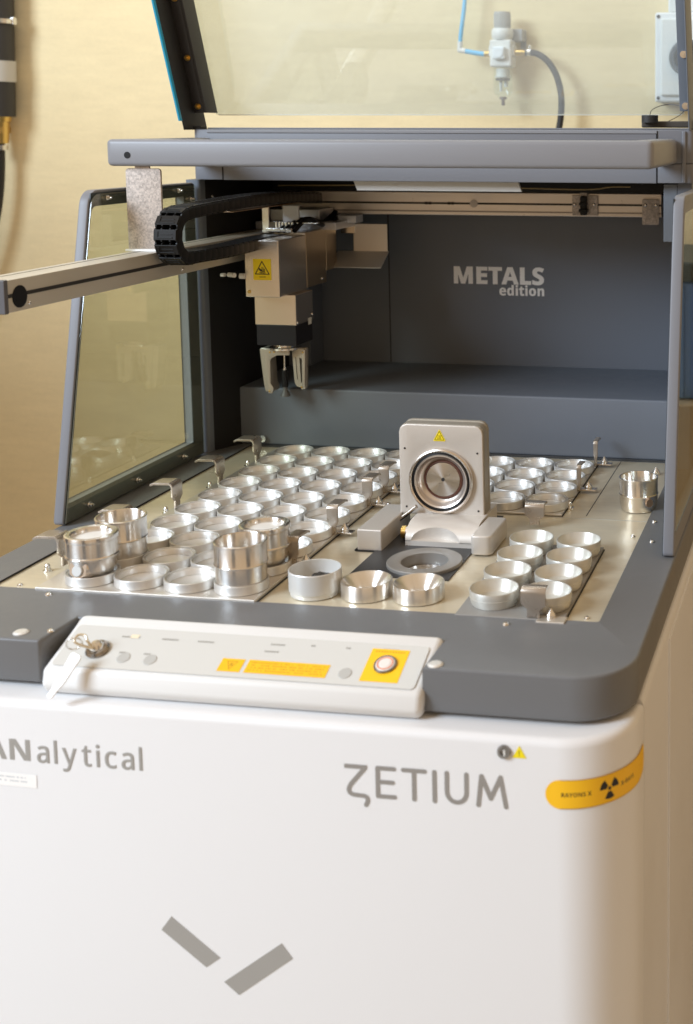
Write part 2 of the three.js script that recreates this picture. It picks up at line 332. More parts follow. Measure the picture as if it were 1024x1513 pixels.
// ---------------------------------------------------------------- rail under the hood
{
  const r = part(mach, 'rail', box(-.12, .495, .3455, .3815, -.175, -.150, .0012), M.rail);
  part(r, 'slot', box(-.12, .4945, .3625, .3655, -.1503, -.1494, 0), M.blackSoft);
  part(r, 'ledge', box(-.12, .4945, .3505, .3525, -.1502, -.1490, 0), std([.30, .26, .23], .5, .5));
  for (const x of [.120, .126, .157, .163]) part(r, 'slot_nut', box(x, x + .004, .3618, .3662, -.1496, -.1488, 0), M.black);
  part(r, 'slot_hole', cyl([.199, .364, -.1494], [.199, .364, -.1486], .0062, 24), std([.5, .45, .41], .5, .5));
  const b1 = part(r, 'stop_bracket', box(.3565, .3965, .3475, .3785, -.1478, -.1460, .0008), M.galv);
  part(b1, 'limit_switch', [box(.3705, .3805, .3485, .3775, -.1458, -.136, .002), box(.369, .3825, .3535, .358, -.1458, -.132, .001), box(.3695, .381, .364, .368, -.1458, -.133, .001)], M.black);
  part(b1, 'switch_cable', box(.3695, .3805, .3775, .390, -.149, -.142, .001), M.galv);
  for (const x of [.3605, .3905]) shared(b1, 'screw', screwGeo, M.silver, [x, .3645, -.1460], [Math.PI / 2, 0, 0], .9);
  const b2 = part(r, 'end_bracket', face([[.4655, .3345, .002], [.4915, .3345, .002], [.4915, .3735, .002], [.4655, .3735, .002]], -.1478, -.1460, .0004), M.galv);
  for (const x of [.4705, .4865]) shared(b2, 'screw', screwGeo, M.silver, [x, .3645, -.1460], [Math.PI / 2, 0, 0], .9);
  part(mach, 'cable', tube([[-.1, .392, -.10], [.1, .394, -.10], [.3, .391, -.10], [.40, .3905, -.10], [.425, .394, -.10], [.455, .3945, -.10]], .0012, 60, 6), std([.30, .22, .10], .5));
  part(mach, 'cable_duct', [box(-.12, .52, .3835, .4065, -.20, -.125, 0)], M.black);
}

// ================================================================ gantry
const gan = thing('gantry_arm', 'silver gantry arm with black cable chain and three finger gripper over the cups', 'robot arm', [-.107, .29, .57]);
{
  const bm = part(gan, 'beam', profile([[.572, .2912, .001], [.572, .3255, .001], [-.13, .3255, .001], [-.13, .2912, .001]], -.127, -.0875, .0006), M.beam);
  part(bm, 'slot', box(-.0878, -.0870, .3068, .3108, -.13, .5715, 0), M.blackSoft);
  part(bm, 'slot', box(-.1155, -.1145, .3252, .3259, -.13, .5715, 0), std([.2, .18, .14], .5, .5));
  part(bm, 'end_cap', box(-.128, -.0865, .2905, .3262, .5722, .5785, .001), std([.10, .10, .11], .45));
  part(bm, 'plug', cyl([-.0876, .3065, .5535], [-.0866, .3065, .5535], .0118, 36), M.black);
  shared(bm, 'screw', screwGeo, M.silver, [-.0875, .2975, .538], [0, 0, -Math.PI / 2], .7);
  shared(bm, 'screw', screwGeo, M.silver, [-.0875, .2975, .22], [0, 0, -Math.PI / 2], .7);
  // sheet bracket from handle to beam
  const bk = part(gan, 'hanging_bracket', [face([[-.1375, .3275], [-.0895, .3275], [-.0895, .4305, .004], [-.1375, .4305, .004]], .258, .2615, .0008), box(-.1245, -.1045, .428, .4333, .2584, .2612, .0005)], M.galv);
  part(bk, 'foot', profile([[.2585, .3258], [.2585, .3285, .001], [.274, .3285, .0012], [.274, .3258]], -.135, -.089, .0005), M.aluDull);
  // carriage and motor block behind
  part(gan, 'carriage', [box(-.125, .005, .3265, .338, -.148, -.07, .001), box(-.11, -.03, .338, .356, -.146, -.09, .001)], std([.62, .63, .66], .35, .8));
  part(gan, 'carriage_plate', box(-.02, .018, .3335, .3452, -.1484, -.118, .001), std([.66, .68, .72], .4, .4));
  part(gan, 'cable_bundle', [0, 1, 2, 3].map((k) => tube([[-.055 + k * .008, .330, .0], [-.05 + k * .009, .340 + k * .002, -.03], [-.04 + k * .008, .343 - k * .003, -.07], [-.03 + k * .006, .337, -.11], [-.02, .35, -.13]], .0035, 30, 8)), M.black);
  part(gan, 'terminal_block', [box(-.075, -.035, .3285, .334, -.02, .0, .001), ...[0, 1, 2, 3, 4, 5].map((k) => box(-.066 + k * .005, -.063 + k * .005, .3335, .3425, -.016, -.012, .0005)), box(-.034, .0, .340, .3418, -.02, -.014, .0005)], M.silver);
  // support strip on posts below the upper chain run
  part(gan, 'support_strip', box(-.083, -.064, .3655, .3668, -.19, .12, .0004), M.copper);
  part(gan, 'strip_post', box(-.112, -.1000, .3256, .366, .195, .198, .0004), M.beam);
  part(gan, 'strip_post', box(-.084, -.074, .326, .3655, -.012, -.008, .0004), M.silver);
  part(gan, 'strip_post', box(-.06, -.035, .335, .3660, -.03, -.026, .0004), std([.55, .56, .6], .4, .6));
  // chain
  const ch = part(gan, 'cable_chain', [box(-.0805, -.0505, .309, .3255, -.11, -.085, .001)], M.chain);
  const W = .031, P = .0152;
  const side = profile([[-.0088, -.0062, .003], [.0088, -.0062, .003], [.0088, .0066, .003], [-.0088, .0066, .003]], 0, .0028, .0006);
  const linkGeo = mergeGeometries([side.clone().translate(-W / 2, 0, 0), side.clone().translate(W / 2 - .0028, 0, 0), box(-W / 2 + .0005, W / 2 - .0005, .0060, .0082, -.0062, .0062, .0005), box(-W / 2 + .0005, W / 2 - .0005, -.0082, -.0060, -.0066, .0066, .0005),
    box(-W / 2 + .005, W / 2 - .005, -.0090, -.0078, -.0046, -.0030, .0003), box(-W / 2 + .005, -W / 2 + .0068, -.0090, -.0078, -.0030, .0046, .0003), box(-W / 2 + .0095, W / 2 - .0055, -.0088, -.0078, .0000, .0016, .0003),
    box(-.0058, -.0038, -.0075, .0075, -.0085, .0085, .0004), box(.0055, .0075, -.0075, .0075, -.0085, .0085, .0004)]);
  const path = new THREE.CurvePath();
  const pts = [];
  for (let z = -.085; z < .262; z += .006) pts.push([z, .3165 + .0008 * Math.sin(z * 30)]);
  for (let a = -90; a <= 90; a += 9) pts.push([.264 + .0285 * Math.cos(a * Math.PI / 180), .3455 + .0285 * Math.sin(a * Math.PI / 180)]);
  for (let z = .258; z > -.2; z -= .006) { const t = (z + .2) / .458; pts.push([z, .374 + .0062 * Math.sin(Math.min(1, t * 1.0) * Math.PI * .95) - .010 * Math.pow(1 - t, 4)]); }
  const cv = new THREE.CatmullRomCurve3(pts.map(([z, y]) => new THREE.Vector3(0, y, z)));
  cv.arcLengthDivisions = 800;
  const L = cv.getLength(), N = Math.floor(L / P);
  for (let i = 0; i <= N; i++) {
    const p = cv.getPointAt(i / N), t = cv.getTangentAt(i / N);
    const m = shared(ch, 'link', linkGeo, M.chain, [-.0652, p.y, p.z]);
    m.rotation.x = Math.atan2(-t.y, t.z) ;
  }
  // gripper head
  const hb = part(gan, 'head_cover', box(-.0702, -.0188, .2422, .3235, -.012, .0805, .0012), M.steelSatin);
  for (const [x, y] of [[-.0655, .3085], [-.0645, .2500]]) shared(hb, 'screw', screwGeo, M.brass, [x, y, .0805], [Math.PI / 2, 0, 0], .95);
  part(hb, 'side_screw', screwGeo.clone().rotateZ(-Math.PI / 2).scale(.9, .9, .9).translate(-.0185, .252, -.068), M.silver);
  part(gan, 'rear_cover', [box(-.069, -.0183, .2445, .3275, -.085, -.0128, .001), box(-.069, -.0178, .262, .338, -.125, -.0855, .001)], std([.42, .34, .25], .34, .9));
  part(gan, 'column', box(-.0722, -.0092, .1975, .2420, -.010, .0502, .001), M.steelSatin);
  part(gan, 'column_band', box(-.0708, -.0102, .1672, .1973, -.0085, .0492, .001), phy([.012, .012, .016], .4, 0, { specularIntensity: .6 }));
  part(gan, 'rating_label', sheet([-.0092, .1975, .004], [0, 0, -1], [0, 1, 0], .012, .010, .0005), M.cream);
  for (const [y, z] of [[.2015, .046], [.2065, -.006]]) part(gan, 'column_screw', screwGeo.clone().rotateZ(-Math.PI / 2).scale(.7, .7, .7).translate(-.0091, y, z), M.silver);
  part(gan, 'collar', [lathe([[.0001, .1672], [.019, .1672], [.019, .1645], [.0155, .1640], [.0155, .1618], [.023, .1612], [.023, .1585], [.0001, .1585]], 40).translate(-.0405, 0, .021)], M.steel);
  // claw: left finger with an arched bridge, broad slotted right finger, pale finger behind
  const lf = part(gan, 'finger', [face([[-.0768, .1590, .003], [-.0655, .1605, .003], [-.0625, .1460], [-.0605, .1060], [-.0580, .1010, .002], [-.0580, .0945, .001], [-.0690, .0945, .001], [-.0715, .1050]], .006, .0300, .0010)], M.fingerSteel);
  part(gan, 'bridge', face([[-.0690, .1600, .002], [-.0290, .1600, .002], [-.0290, .1505, .001], [-.0480, .1500, .004], [-.0585, .1440, .006], [-.0590, .1080, .003], [-.0545, .1010, .002], [-.0570, .0930, .001], [-.0635, .0930, .001], [-.0640, .1050, .002]], .0304, .0345, .0009), M.fingerSteel);
  for (const [x, y] of [[-.0585, .1545], [-.0520, .1550], [-.0612, .0965]]) shared(lf, 'screw', screwGeo, M.brass, [x, y, .0345], [Math.PI / 2, 0, 0], .5);
  const rf = part(gan, 'finger', [face([[-.0300, .1590, .002], [-.0068, .1605, .002], [-.0085, .1040, .002], [-.0105, .0985, .002], [-.0165, .0985, .001], [-.0175, .1010], [-.0235, .1025, .002], [-.0265, .1080, .002], [-.0290, .1480]], .016, .0240, .0009, [[[-.0250, .1470, .0015], [-.0222, .1470, .0012], [-.0202, .1120, .001], [-.0232, .1120, .001]], [[-.0188, .1475, .0012], [-.0118, .1440, .003], [-.0122, .1110, .003], [-.0172, .1060, .001]]]), face([[-.0120, .1590, .002], [-.0066, .1590, .002], [-.0086, .1040, .002], [-.0130, .1010, .002]], .0243, .0285, .0008)], M.fingerSteel);
  for (const [x, y] of [[-.0105, .1545], [-.0155, .1015]]) shared(rf, 'screw', screwGeo, M.brass, [x, y, .0285 - (y < .12 ? .0045 : 0)], [Math.PI / 2, 0, 0], .5);
  part(gan, 'finger', face([[-.0385, .1585, .001], [-.0270, .1585, .001], [-.0285, .1075, .001], [-.0365, .1075, .001]], -.006, .004, .0010), std([.60, .64, .66], .4, .5));
  part(gan, 'plunger', [cyl([-.0425, .1585, .021], [-.0425, .124, .021], .0013, 12), cyl([-.0425, .129, .021], [-.0425, .126, .021], .0026, 16)], M.silver);
  part(gan, 'plunger_sleeve', cyl([-.0425, .126, .021], [-.0425, .101, .021], .0046, 24), M.black);
  part(gan, 'suction_cup', lathe([[.0001, .101], [.0036, .101], [.0036, .0955], [.0068, .0895], [.0072, .087], [.0001, .087]], 28).translate(-.0425, 0, .021), std([.10, .10, .10], .5));
  part(gan, 'air_fitting', [cyl([-.088, .2755, .094], [-.076, .2755, .10], .0032, 16), cyl([-.1, .2745, .092], [-.094, .275, .093], .0026, 14), cyl([-.078, .272, .08], [-.070, .272, .08], .004, 14)], M.cream);
  // drip shield
  const sh = part(gan, 'drip_shield', [box(.001, .057, .2860, .3300, -.1505, -.149, .0004), profile([[-.1502, .2862], [-.1492, .2868], [-.112, .2648], [-.1125, .2636]], -.0255, .0590, .0002)], std([.70, .66, .61], .4, .6));
  part(sh, 'tab', box(-.0185, .0045, .315, .3335, -.149, -.147, .0004), M.silver);
  shared(sh, 'screw', screwGeo, M.brass, [-.009, .327, -.147], [Math.PI / 2, 0, 0], .9);
}
// pinch warning sign on the head
{
  const m = print(256, 288, (x, w, h) => {
    x.fillStyle = '#f0d60c'; x.fillRect(0, 0, w, h);
    x.strokeStyle = '#141210'; x.lineWidth = 13; x.lineJoin = 'round'; x.beginPath(); x.moveTo(128, 34); x.lineTo(226, 206); x.lineTo(30, 206); x.closePath(); x.stroke();
    x.fillStyle = '#141210'; x.fillRect(88, 182, 88, 12);
    x.beginPath(); x.moveTo(84, 120); x.lineTo(104, 132); x.lineTo(126, 158); x.lineTo(170, 158); x.lineTo(168, 174); x.lineTo(108, 174); x.lineTo(80, 148); x.closePath(); x.fill();
    for (const k of [0, 1, 2]) { x.save(); x.translate(124 + k * 17, 156); x.rotate(.12 + k * .12); x.fillRect(-6, -34 + k * 5, 11, 34 - k * 5); x.restore(); }
    x.fillRect(118, 110, 30, 8);
    x.font = 'bold 22px sans-serif'; x.textAlign = 'center'; x.fillStyle = '#5a5010'; x.fillRect(86, 240, 92, 9);
  });
  part(gan, 'warning_sign', sheet([-.0440, .2820, .0805], [1, 0, 0], [0, 1, 0], .0268, .0302), m, 'yellow square sign with a crushed hand in a triangle');
}
// ---------------------------------------------------------------- measuring head and channel on the plate
{
  const rc = part(mach, 'channel', plan([[.2445, .268], [.3545, .268], [.3545, .494], [.2425, .494]], .0004, .0014, 0, [circle(.3125, .4475, .027)]), std([.03, .03, .031], .42));
  const seat = part(mach, 'port_seat', lathe([[.0258, -.026], [.0262, .004], [.0285, .0052], [.0410, .0052], [.0418, .0044], [.0418, .0008], [.030, .0008]], 64).translate(.3125, 0, .4475), std([.30, .285, .265], .42, .4, { bumpMap: turnT, bumpScale: .00003 }));
  part(seat, 'cup_inside', lathe([[.0245, -.024], [.0245, -.0085], [.0220, -.0080], [.0215, -.0160], [.0001, -.0160]], 48).translate(.3125, 0, .4475), M.steel);
  part(mach, 'guide_block', box(.2212, .2508, .0002, .0252, .3160, .4150, .0016), M.champagne);
  part(mach, 'guide_seat', plan([[.218, .310, .004], [.2515, .310], [.2515, .4185, .004], [.218, .4185, .004]], .0003, .0009, 0), M.black);
  part(mach, 'side_block', plan([[.3555, .343, .002], [.380, .343, .006], [.380, .4150, .008], [.3555, .4150, .004]], .0014, .0242, .0022), M.champagne);
  // rounded base with a half-moon pocket
  {
    const x0 = .2709, x1 = .3550, cx = .3065, zc = .4300, rho = .0470, y0 = .0072, tri = [], row = [];
    const surf = (z) => .0065 + .0195 * Math.sqrt(Math.max(0, 1 - ((z - .363) / .030) ** 2));
    const NX = 96, NA = 18;
    for (let i = 0; i <= NX; i++) {
      const x = x0 + (x1 - x0) * i / NX, dx = x - cx, deep = Math.abs(dx) < rho ? Math.min(.393, zc - Math.sqrt(rho * rho - dx * dx)) : .393, a0 = Math.acos(Math.min(1, (deep - .363) / .030));
      const p = [[.393, .0014], [.393, y0], [deep, y0 + 1e-6]];
      for (let k = 0; k <= NA; k++) { const a = a0 + (Math.PI / 2 - a0) * k / NA; p.push([.363 + .030 * Math.cos(a), .0065 + .0195 * Math.sin(a) + (k ? 0 : 1e-6)]); }
      p.push([.300, .026], [.300, .0014]);
      row.push(p.map(([z, y]) => [x, Math.max(y, y < y0 ? y : y), z]));
    }
    const quad = (a, b, c, d) => { for (const t of [[a, b, c], [a, c, d]]) { const u = new THREE.Vector3(...t[0]), v = new THREE.Vector3(...t[1]), w = new THREE.Vector3(...t[2]); if (v.clone().sub(u).cross(w.clone().sub(u)).length() > 1e-11) tri.push(...t.flat()); } };
    for (let i = 0; i < NX; i++) for (let k = 0; k + 1 < row[0].length; k++) quad(row[i][k], row[i + 1][k], row[i + 1][k + 1], row[i][k + 1]);
    for (const [e, flip] of [[row[0], true], [row[NX], false]]) for (let k = 1; k + 1 < e.length; k++) flip ? quad(e[0], e[k], e[k + 1], e[k + 1]) : quad(e[0], e[k + 1], e[k], e[k]);
    const bg = new THREE.BufferGeometry(); bg.setAttribute('position', new THREE.Float32BufferAttribute(tri, 3)); bg.computeVertexNormals();
    part(mach, 'head_base', planarUV(toCreasedNormals(bg, .5)), M.champagneFace);
  }
  // upright lid
  const Z = .345, T = .024;
  const ol = [[.2490, .0230, .002], [.3525, .0230, .002], [.3515, .1335, .010], [.2478, .1335, .010]];
  const lid = part(mach, 'measuring_lid', [face([[.2484, .0236, .002], [.3519, .0236, .002], [.3509, .1329, .010], [.2484, .1329, .010]], Z - .0042, Z, .0012, [circle(.3003, .0655, .0385)])], M.champagne);
  part(lid, 'lid_body', [face(ol, Z - T + .006, Z - .004, .0, [circle(.3003, .0655, .0385)]), face([[.2490, .0230, .002], [.3527, .0230, .002], [.3517, .1345, .010], [.2478, .1345, .010]], Z - T - .004, Z - T + .0058, .003)], std([.36, .325, .27], .42, .35, { bumpMap: grainT, bumpScale: .00003 }));
  const zz = Z;
  const ring = (pts) => lathe(pts, 72).rotateX(Math.PI / 2).translate(.3003, .0655, zz);
  part(lid, 'port_ring', ring([[.0398, -.006], [.0398, .0022], [.0392, .0044], [.0376, .0054], [.0358, .0048], [.0352, .0030]]), M.steelSatin);
  part(lid, 'seal', ring([[.0354, .0020], [.0350, .0038], [.0341, .0044], [.0334, .0038], [.0332, .0020]]), M.black);
  part(lid, 'inner_ring', ring([[.0333, .0026], [.0322, .0044], [.0304, .0034], [.0290, -.0020], [.0265, -.0052], [.0235, -.0068]]), std([.68, .62, .56], .3, .8));
  part(lid, 'heat_ring', ring([[.0240, -.0068], [.0232, -.0048], [.0215, -.0044], [.0208, -.0068]]), M.redDark);
  part(lid, 'cup_disc', ring([[.0210, -.0064], [.0206, -.0054], [.0020, -.0054], [.0018, -.0075]]), phy([.84, .81, .78], .24, 1, { anisotropy: .85, anisotropyRotation: Math.PI / 2 }));
  part(lid, 'cup_disc_hole', ring([[.0022, -.0051], [.0001, -.0051]]), M.blackSoft);
  for (const [x, y] of [[.0073, .006], [-.005, -.0062]]) part(lid, 'disc_screw', ring([[.0012, -.0050], [.0001, -.0049]]).translate(x, y, .0002), M.silver);
  for (const [x, y] of [[.2555, .1035], [.3445, .1005], [.2565, .0325], [.3450, .0305]]) part(lid, 'screw_hole', cyl([x, y, Z + .0001], [x, y, Z + .0005], .0012, 12), M.black);
  const tri = print(160, 144, (x, w, h) => {
    x.lineJoin = 'round'; x.fillStyle = '#f2d808'; x.strokeStyle = '#f2d808'; x.lineWidth = 18; x.beginPath(); x.moveTo(80, 12); x.lineTo(148, 132); x.lineTo(12, 132); x.closePath(); x.fill(); x.stroke();
    x.strokeStyle = '#4a4106'; x.lineWidth = 7; x.beginPath(); x.moveTo(80, 20); x.lineTo(140, 127); x.lineTo(20, 127); x.closePath(); x.stroke();
    x.lineWidth = 6; x.lineCap = 'round'; for (const k of [-1, 0, 1]) { x.beginPath(); x.moveTo(80 + k * 17, 106); x.bezierCurveTo(70 + k * 17, 94, 90 + k * 17, 84, 80 + k * 17, 70); x.stroke(); }
    x.beginPath(); x.moveTo(52, 114); x.lineTo(108, 114); x.stroke();
  }, { alphaTest: .5 });
  part(lid, 'hot_sign', sheet([.2985, .1205, Z], [1, 0, 0], [0, 1, 0], .0152, .0142), tri);
  part(mach, 'lid_shaft', [cyl([.2475, .0165, .352], [.2715, .0355, .353], .0026, 16), cyl([.262, .010, .372], [.2715, .010, .372], .007, 24)], M.steelSatin);
  part(mach, 'lid_hinge', box(.253, .350, .0240, .0262, .318, .336, .0008), M.black);
  part(mach, 'hinge_sleeve', cyl([.2605, .010, .372], [.2655, .010, .372], .0076, 24), M.brass);
}
// ---------------------------------------------------------------- clips and pins on the plate
function clip(x, z, turn, h, arm, wTop, wLow, foot, lowered = 0) {
  // a bent sheet: narrow foot, wide shoulder, tab at the top. Drawn facing +z, tab towards -z, then turned about y
  const t = .0028, y0 = .0045, rb = .0062, off = wTop > .015 && arm > .03 ? wTop / 2 - wLow / 2 : 0;
  const up = face([[-wLow / 2 + off, y0], [wLow / 2 + off - (off ? .0001 : 0), y0], [wLow / 2 + off - (off ? .0001 : 0), h * .36, .001], [wTop / 2, h * .50, .001], [wTop / 2, h - rb + .0012], [-wTop / 2, h - rb + .0012], [-wTop / 2, h * .55, .003], [-wLow / 2 + off, h * .38, .002]], 0, t, .0002);
  const bend = []; for (let a = 0; a <= 90; a += 10) bend.push([t - rb + rb * Math.cos(a * Math.PI / 180), h + .001 - rb + rb * Math.sin(a * Math.PI / 180)]);
  for (let a = 90; a >= 0; a -= 10) bend.push([t - rb + (rb - t) * Math.cos(a * Math.PI / 180), h + .001 - rb + (rb - t) * Math.sin(a * Math.PI / 180)]);
  const el = profile(bend, -wTop / 2, wTop / 2, .0002);
  const tab = profile([[t - rb + .0004, h + .001], [t - rb + .0004, h + .001 - t], [-arm * .80, h + .001 - t - .0006, .001], [-arm, h - .0018 - t, .0008], [-arm, h - .0018, .0008], [-arm * .80, h + .001 - .0006, .001]], -wTop / 2, wTop / 2, .0003);
  const gs = [up, el, tab];
  const M4 = new THREE.Matrix4().makeRotationY(turn).setPosition(x, 0, z);
  gs.forEach((g) => g.applyMatrix4(M4));
  const c = part(mach, 'tray_clip', gs, M.clip);
  if (foot) {
    part(c, 'foot', box(x - .003, x + .022, .0042, .0060, z - .014, z - .002, .0005), M.steelSatin);
    shared(c, 'cone_pin', conePinGeo, M.steel, [x + .011, .006, z - .008]);
  }
  return c;
}
for (const z of [.0849, .1954, .3083, .42, .5190]) {
  clip(z > .5 ? -.0755 : -.0600, z, Math.PI / 2, .0385, .0285, .0235, .0105, false);
  shared(mach, 'dome_pin', domePinGeo, M.silver, [-.0685 - (z > .5 ? .020 : 0), 0, z + .010]);
}
for (const [z, h] of [[.2050, .040], [.2638, .0405], [.3761, .0395], [.4866, .0375]]) clip(.1765, z, 0, h, .030, .0135, .0080, true);
clip(.4265, .0326, 0, .0400, .026, .006, .004, true); clip(.4285, .1595, 0, .0395, .026, .006, .004, true);
clip(.4035, .3044, 0, .030, .016, .024, .012, false); clip(.4705, .5860, 0, .0335, .012, .025, .013, false);
part(mach, 'clip_foot', box(.4745, .503, .0005, .0040, .5800, .5960, .0006), M.plateEdge); shared(mach, 'cone_pin', conePinGeo, M.steel, [.4870, .004, .583], [0, 0, 0], .9);
shared(mach, 'cone_pin', conePinGeo, M.steel, [.516, 0, .052], [0, 0, 0], 1.15);
shared(mach, 'dome_pin', domePinGeo, M.silver, [.4285, 0, .2210], [0, 0, 0], 1.15); shared(mach, 'dome_pin', domePinGeo, M.silver, [-.041, 0, .027]); shared(mach, 'dome_pin', domePinGeo, M.silver, [.203, 0, .262], [0, 0, 0], 1.1);

// ---------------------------------------------------------------- control panel
{
  // profile in (z, y); the sloping face runs from PA to PB
  const PA = [.6500, .0085], PB = [.7170, -.0185];
  const prof = [[.6495, -.042], [.6495, .0050, .002], [.6545, .0066, .003], [.7185, -.0190, .007], [.7225, -.0345, .006], [.717, -.0425, .002]];
  const cp = part(mach, 'control_panel', profile(prof, .0310, .4000, .0065, [], .7), M.whitePanel);
  const dz = PB[0] - PA[0], dy = PB[1] - PA[1], SL = Math.hypot(dz, dy);
  const U = [0, -dy / SL, -dz / SL];                                    // up the slope
  const at = (x, v) => [x, PA[1] + dy * v + .0003 * dz / SL, PA[0] + dz * v];
  const onFace = (x, v, w, h, off) => sheet(at(x, v), [1, 0, 0], U, w, h, off);
  // raised keypad sheet
  const kp = sheetSlab(.0385, .3915, .25, .965);
  function sheetSlab(x0, x1, v0, v1) {
    const s = roundShape([[x0, 0, .004], [x1, 0, .004], [x1, SL * (v1 - v0), .004], [x0, SL * (v1 - v0), .004]]);
    const g = new THREE.ExtrudeGeometry(s, { depth: .0006, bevelEnabled: false });
    const Uv = new THREE.Vector3(...U), N = new THREE.Vector3(1, 0, 0).cross(Uv);
    const o = at(0, v1);
    g.applyMatrix4(new THREE.Matrix4().makeBasis(new THREE.Vector3(1, 0, 0), Uv, N)).translate(o[0] + N.x * .0004, o[1] + N.y * .0004, o[2] + N.z * .0004);
    return planarUV(g);
  }
  const kpm = part(cp, 'keypad', kp, M.facePanel);
  const disc = (x, v, r, off) => { const N = new THREE.Vector3(1, 0, 0).cross(new THREE.Vector3(...U)), o = at(x, v); return new THREE.CircleGeometry(r, 32).applyMatrix4(new THREE.Matrix4().makeBasis(new THREE.Vector3(1, 0, 0), new THREE.Vector3(...U), N)).translate(o[0] + N.x * off, o[1] + N.y * off, o[2] + N.z * off); };
  const turned = (x, v, pts) => { const N = new THREE.Vector3(1, 0, 0).cross(new THREE.Vector3(...U)), o = at(x, v); return lathe(pts, 40).applyMatrix4(new THREE.Matrix4().makeBasis(new THREE.Vector3(1, 0, 0), N, new THREE.Vector3(...U).negate())).translate(...o); };
  for (const [x, v] of [[.1045, .775], [.1314, .78], [.3224, .785]]) part(cp, 'button', turned(x, v, [[.0001, .0016], [.0058, .0016], [.0064, .0012], [.0064, .0008]]), std([.46, .45, .42], .6));
  part(cp, 'status_lamp', onFace(.1020, .40, .0085, .0048, .0013), std([.80, .70, .52], .5));
  // small printed legends: unreadable in the photograph, kept as broken grey strokes
  const leg = print(1024, 256, (x, w, h) => {
    x.fillStyle = '#b3b0a8'; const word = (cx, cy, n, s) => { for (let k = 0; k < n; k++) { x.fillRect(cx + k * 7 * s, cy, 4.6 * s, 9 * s); x.clearRect(cx + k * 7 * s + 1.4 * s, cy + 2 * s, 1.8 * s, 2.4 * s); if (k % 3 === 1) x.clearRect(cx + k * 7 * s + 1.4 * s, cy + 5.6 * s, 4 * s, 1.8 * s); } };
    word(150, 62, 8, 1); word(270, 62, 7, 1); word(375, 62, 7, 1); word(172, 150, 3, 1); word(245, 150, 3, 1); word(586, 52, 6, 1); word(578, 92, 6, 1); word(700, 46, 2, 1); word(800, 46, 2, 1); word(905, 40, 7, .9); word(912, 128, 6, .9);
  }, { alphaTest: .4, roughness: .6 });
  part(cp, 'legend', sheet(at(.2137, .605), [1, 0, 0], U, .352, .0575, .0012), leg);
  const yl = (n, x0, x1) => print(n, 96, (x, w, h) => {
    x.fillStyle = '#f6bb02'; x.fillRect(0, 0, w, h); x.fillStyle = '#c79403';
    if (n < 200) { x.strokeStyle = '#c28f02'; x.lineWidth = 6; x.beginPath(); x.moveTo(40, 20); x.lineTo(104, 20); x.lineTo(72, 78); x.closePath(); x.stroke(); x.fillRect(62, 30, 20, 24); }
    else for (let r = 0; r < 4; r++) for (let k = 0; k < 40; k++) if (rnd() > .22) x.fillRect(16 + k * 11 + rnd() * 3, 14 + r * 19, 6 + rnd() * 3, 9);
  });
  part(cp, 'yellow_sticker', onFace(.2117, .777, .0222, .0156, .0013), yl(144));
  part(cp, 'yellow_sticker', onFace(.2662, .775, .0787, .0158, .0013), yl(480));
  const st = part(cp, 'stop_plate', onFace(.3562, .615, .0362, .0396, .0013), print(128, 176, (x, w, h) => { x.fillStyle = '#fbc400'; x.fillRect(0, 0, w, h); x.fillStyle = '#c9940a'; for (let k = 0; k < 11; k++) x.fillRect(14 + k * 9.4, 10, 6, 8); }));
  part(cp, 'stop_bezel', turned(.3565, .605, [[.0108, .0010], [.0108, .0026], [.0101, .0034], [.0094, .0034], [.0092, .0020]]), std([.30, .28, .26], .25, .9));
  part(cp, 'stop_button', turned(.3565, .605, [[.0001, .0040], [.0050, .0040], [.0054, .0036], [.0084, .0035], [.0091, .0028], [.0092, .0018]]), std([.78, .73, .68], .35));
  part(cp, 'stop_ring', turned(.3565, .605, [[.0062, .0036], [.0066, .0040], [.0074, .0040], [.0078, .0036]]), std([.75, .28, .16], .4));
  // key switch
  part(cp, 'key_switch', turned(.0745, .675, [[.0108, .0008], [.0112, .0030], [.0095, .0052], [.0072, .0056], [.0068, .0050]]), std([.34, .32, .30], .2, .95));
  part(cp, 'key_barrel', turned(.0745, .675, [[.0001, .0105], [.0042, .0102], [.0058, .0085], [.0064, .0060], [.0069, .0045]]), M.silver);
  // the key stands out of the barrel with a ring and a white tag
  const o = at(.0745, .675);
  const key = thing('key', 'small key with a white tag hanging from the lock of the control panel', 'key', o);
  const N = new THREE.Vector3(1, 0, 0).cross(new THREE.Vector3(...U));
  const kp2 = (x, u, n) => [o[0] + x + .001 + U[0] * (u - .013) + N.x * n, o[1] + U[1] * (u - .013) + N.y * n, o[2] + U[2] * (u - .013) + N.z * n];
  part(key, 'bow', tube([kp2(0, .007, .009), kp2(-.005, .009, .016), kp2(-.009, .013, .019), kp2(-.015, .012, .020), kp2(-.016, .006, .018), kp2(-.008, .005, .014), kp2(0, .007, .009)], .0013, 50, 8), M.keyMetal);
  part(key, 'key_ring', new THREE.TorusGeometry(.0068, .0008, 10, 36).rotateY(.5).rotateX(.4).translate(...kp2(-.0145, .003, .018)), M.silver);
  const s = roundShape([[-.0062, 0, .003], [-.0035, -.0285, .002], [-.0030, -.040, .002], [-.0040, -.0455, .0025], [.0030, -.0465, .0025], [.0032, -.0405, .002], [.0060, -.028, .003], [.0070, 0, .003]]);
  const hole = new THREE.Path(); hole.absarc(.0004, -.0045, .0011, 0, Math.PI * 2); s.holes.push(hole);
  const tg = new THREE.ExtrudeGeometry(s, { depth: .0014, bevelEnabled: true, bevelSize: .0003, bevelThickness: .0003, bevelSegments: 2 }).scale(.85, .92, 1).rotateZ(-.34).rotateX(-.62);
  const tp = kp2(-.0055, -.0080, .0165);
  part(key, 'tag', planarUV(tg.translate(...tp)), std([.90, .90, .89], .4));
}
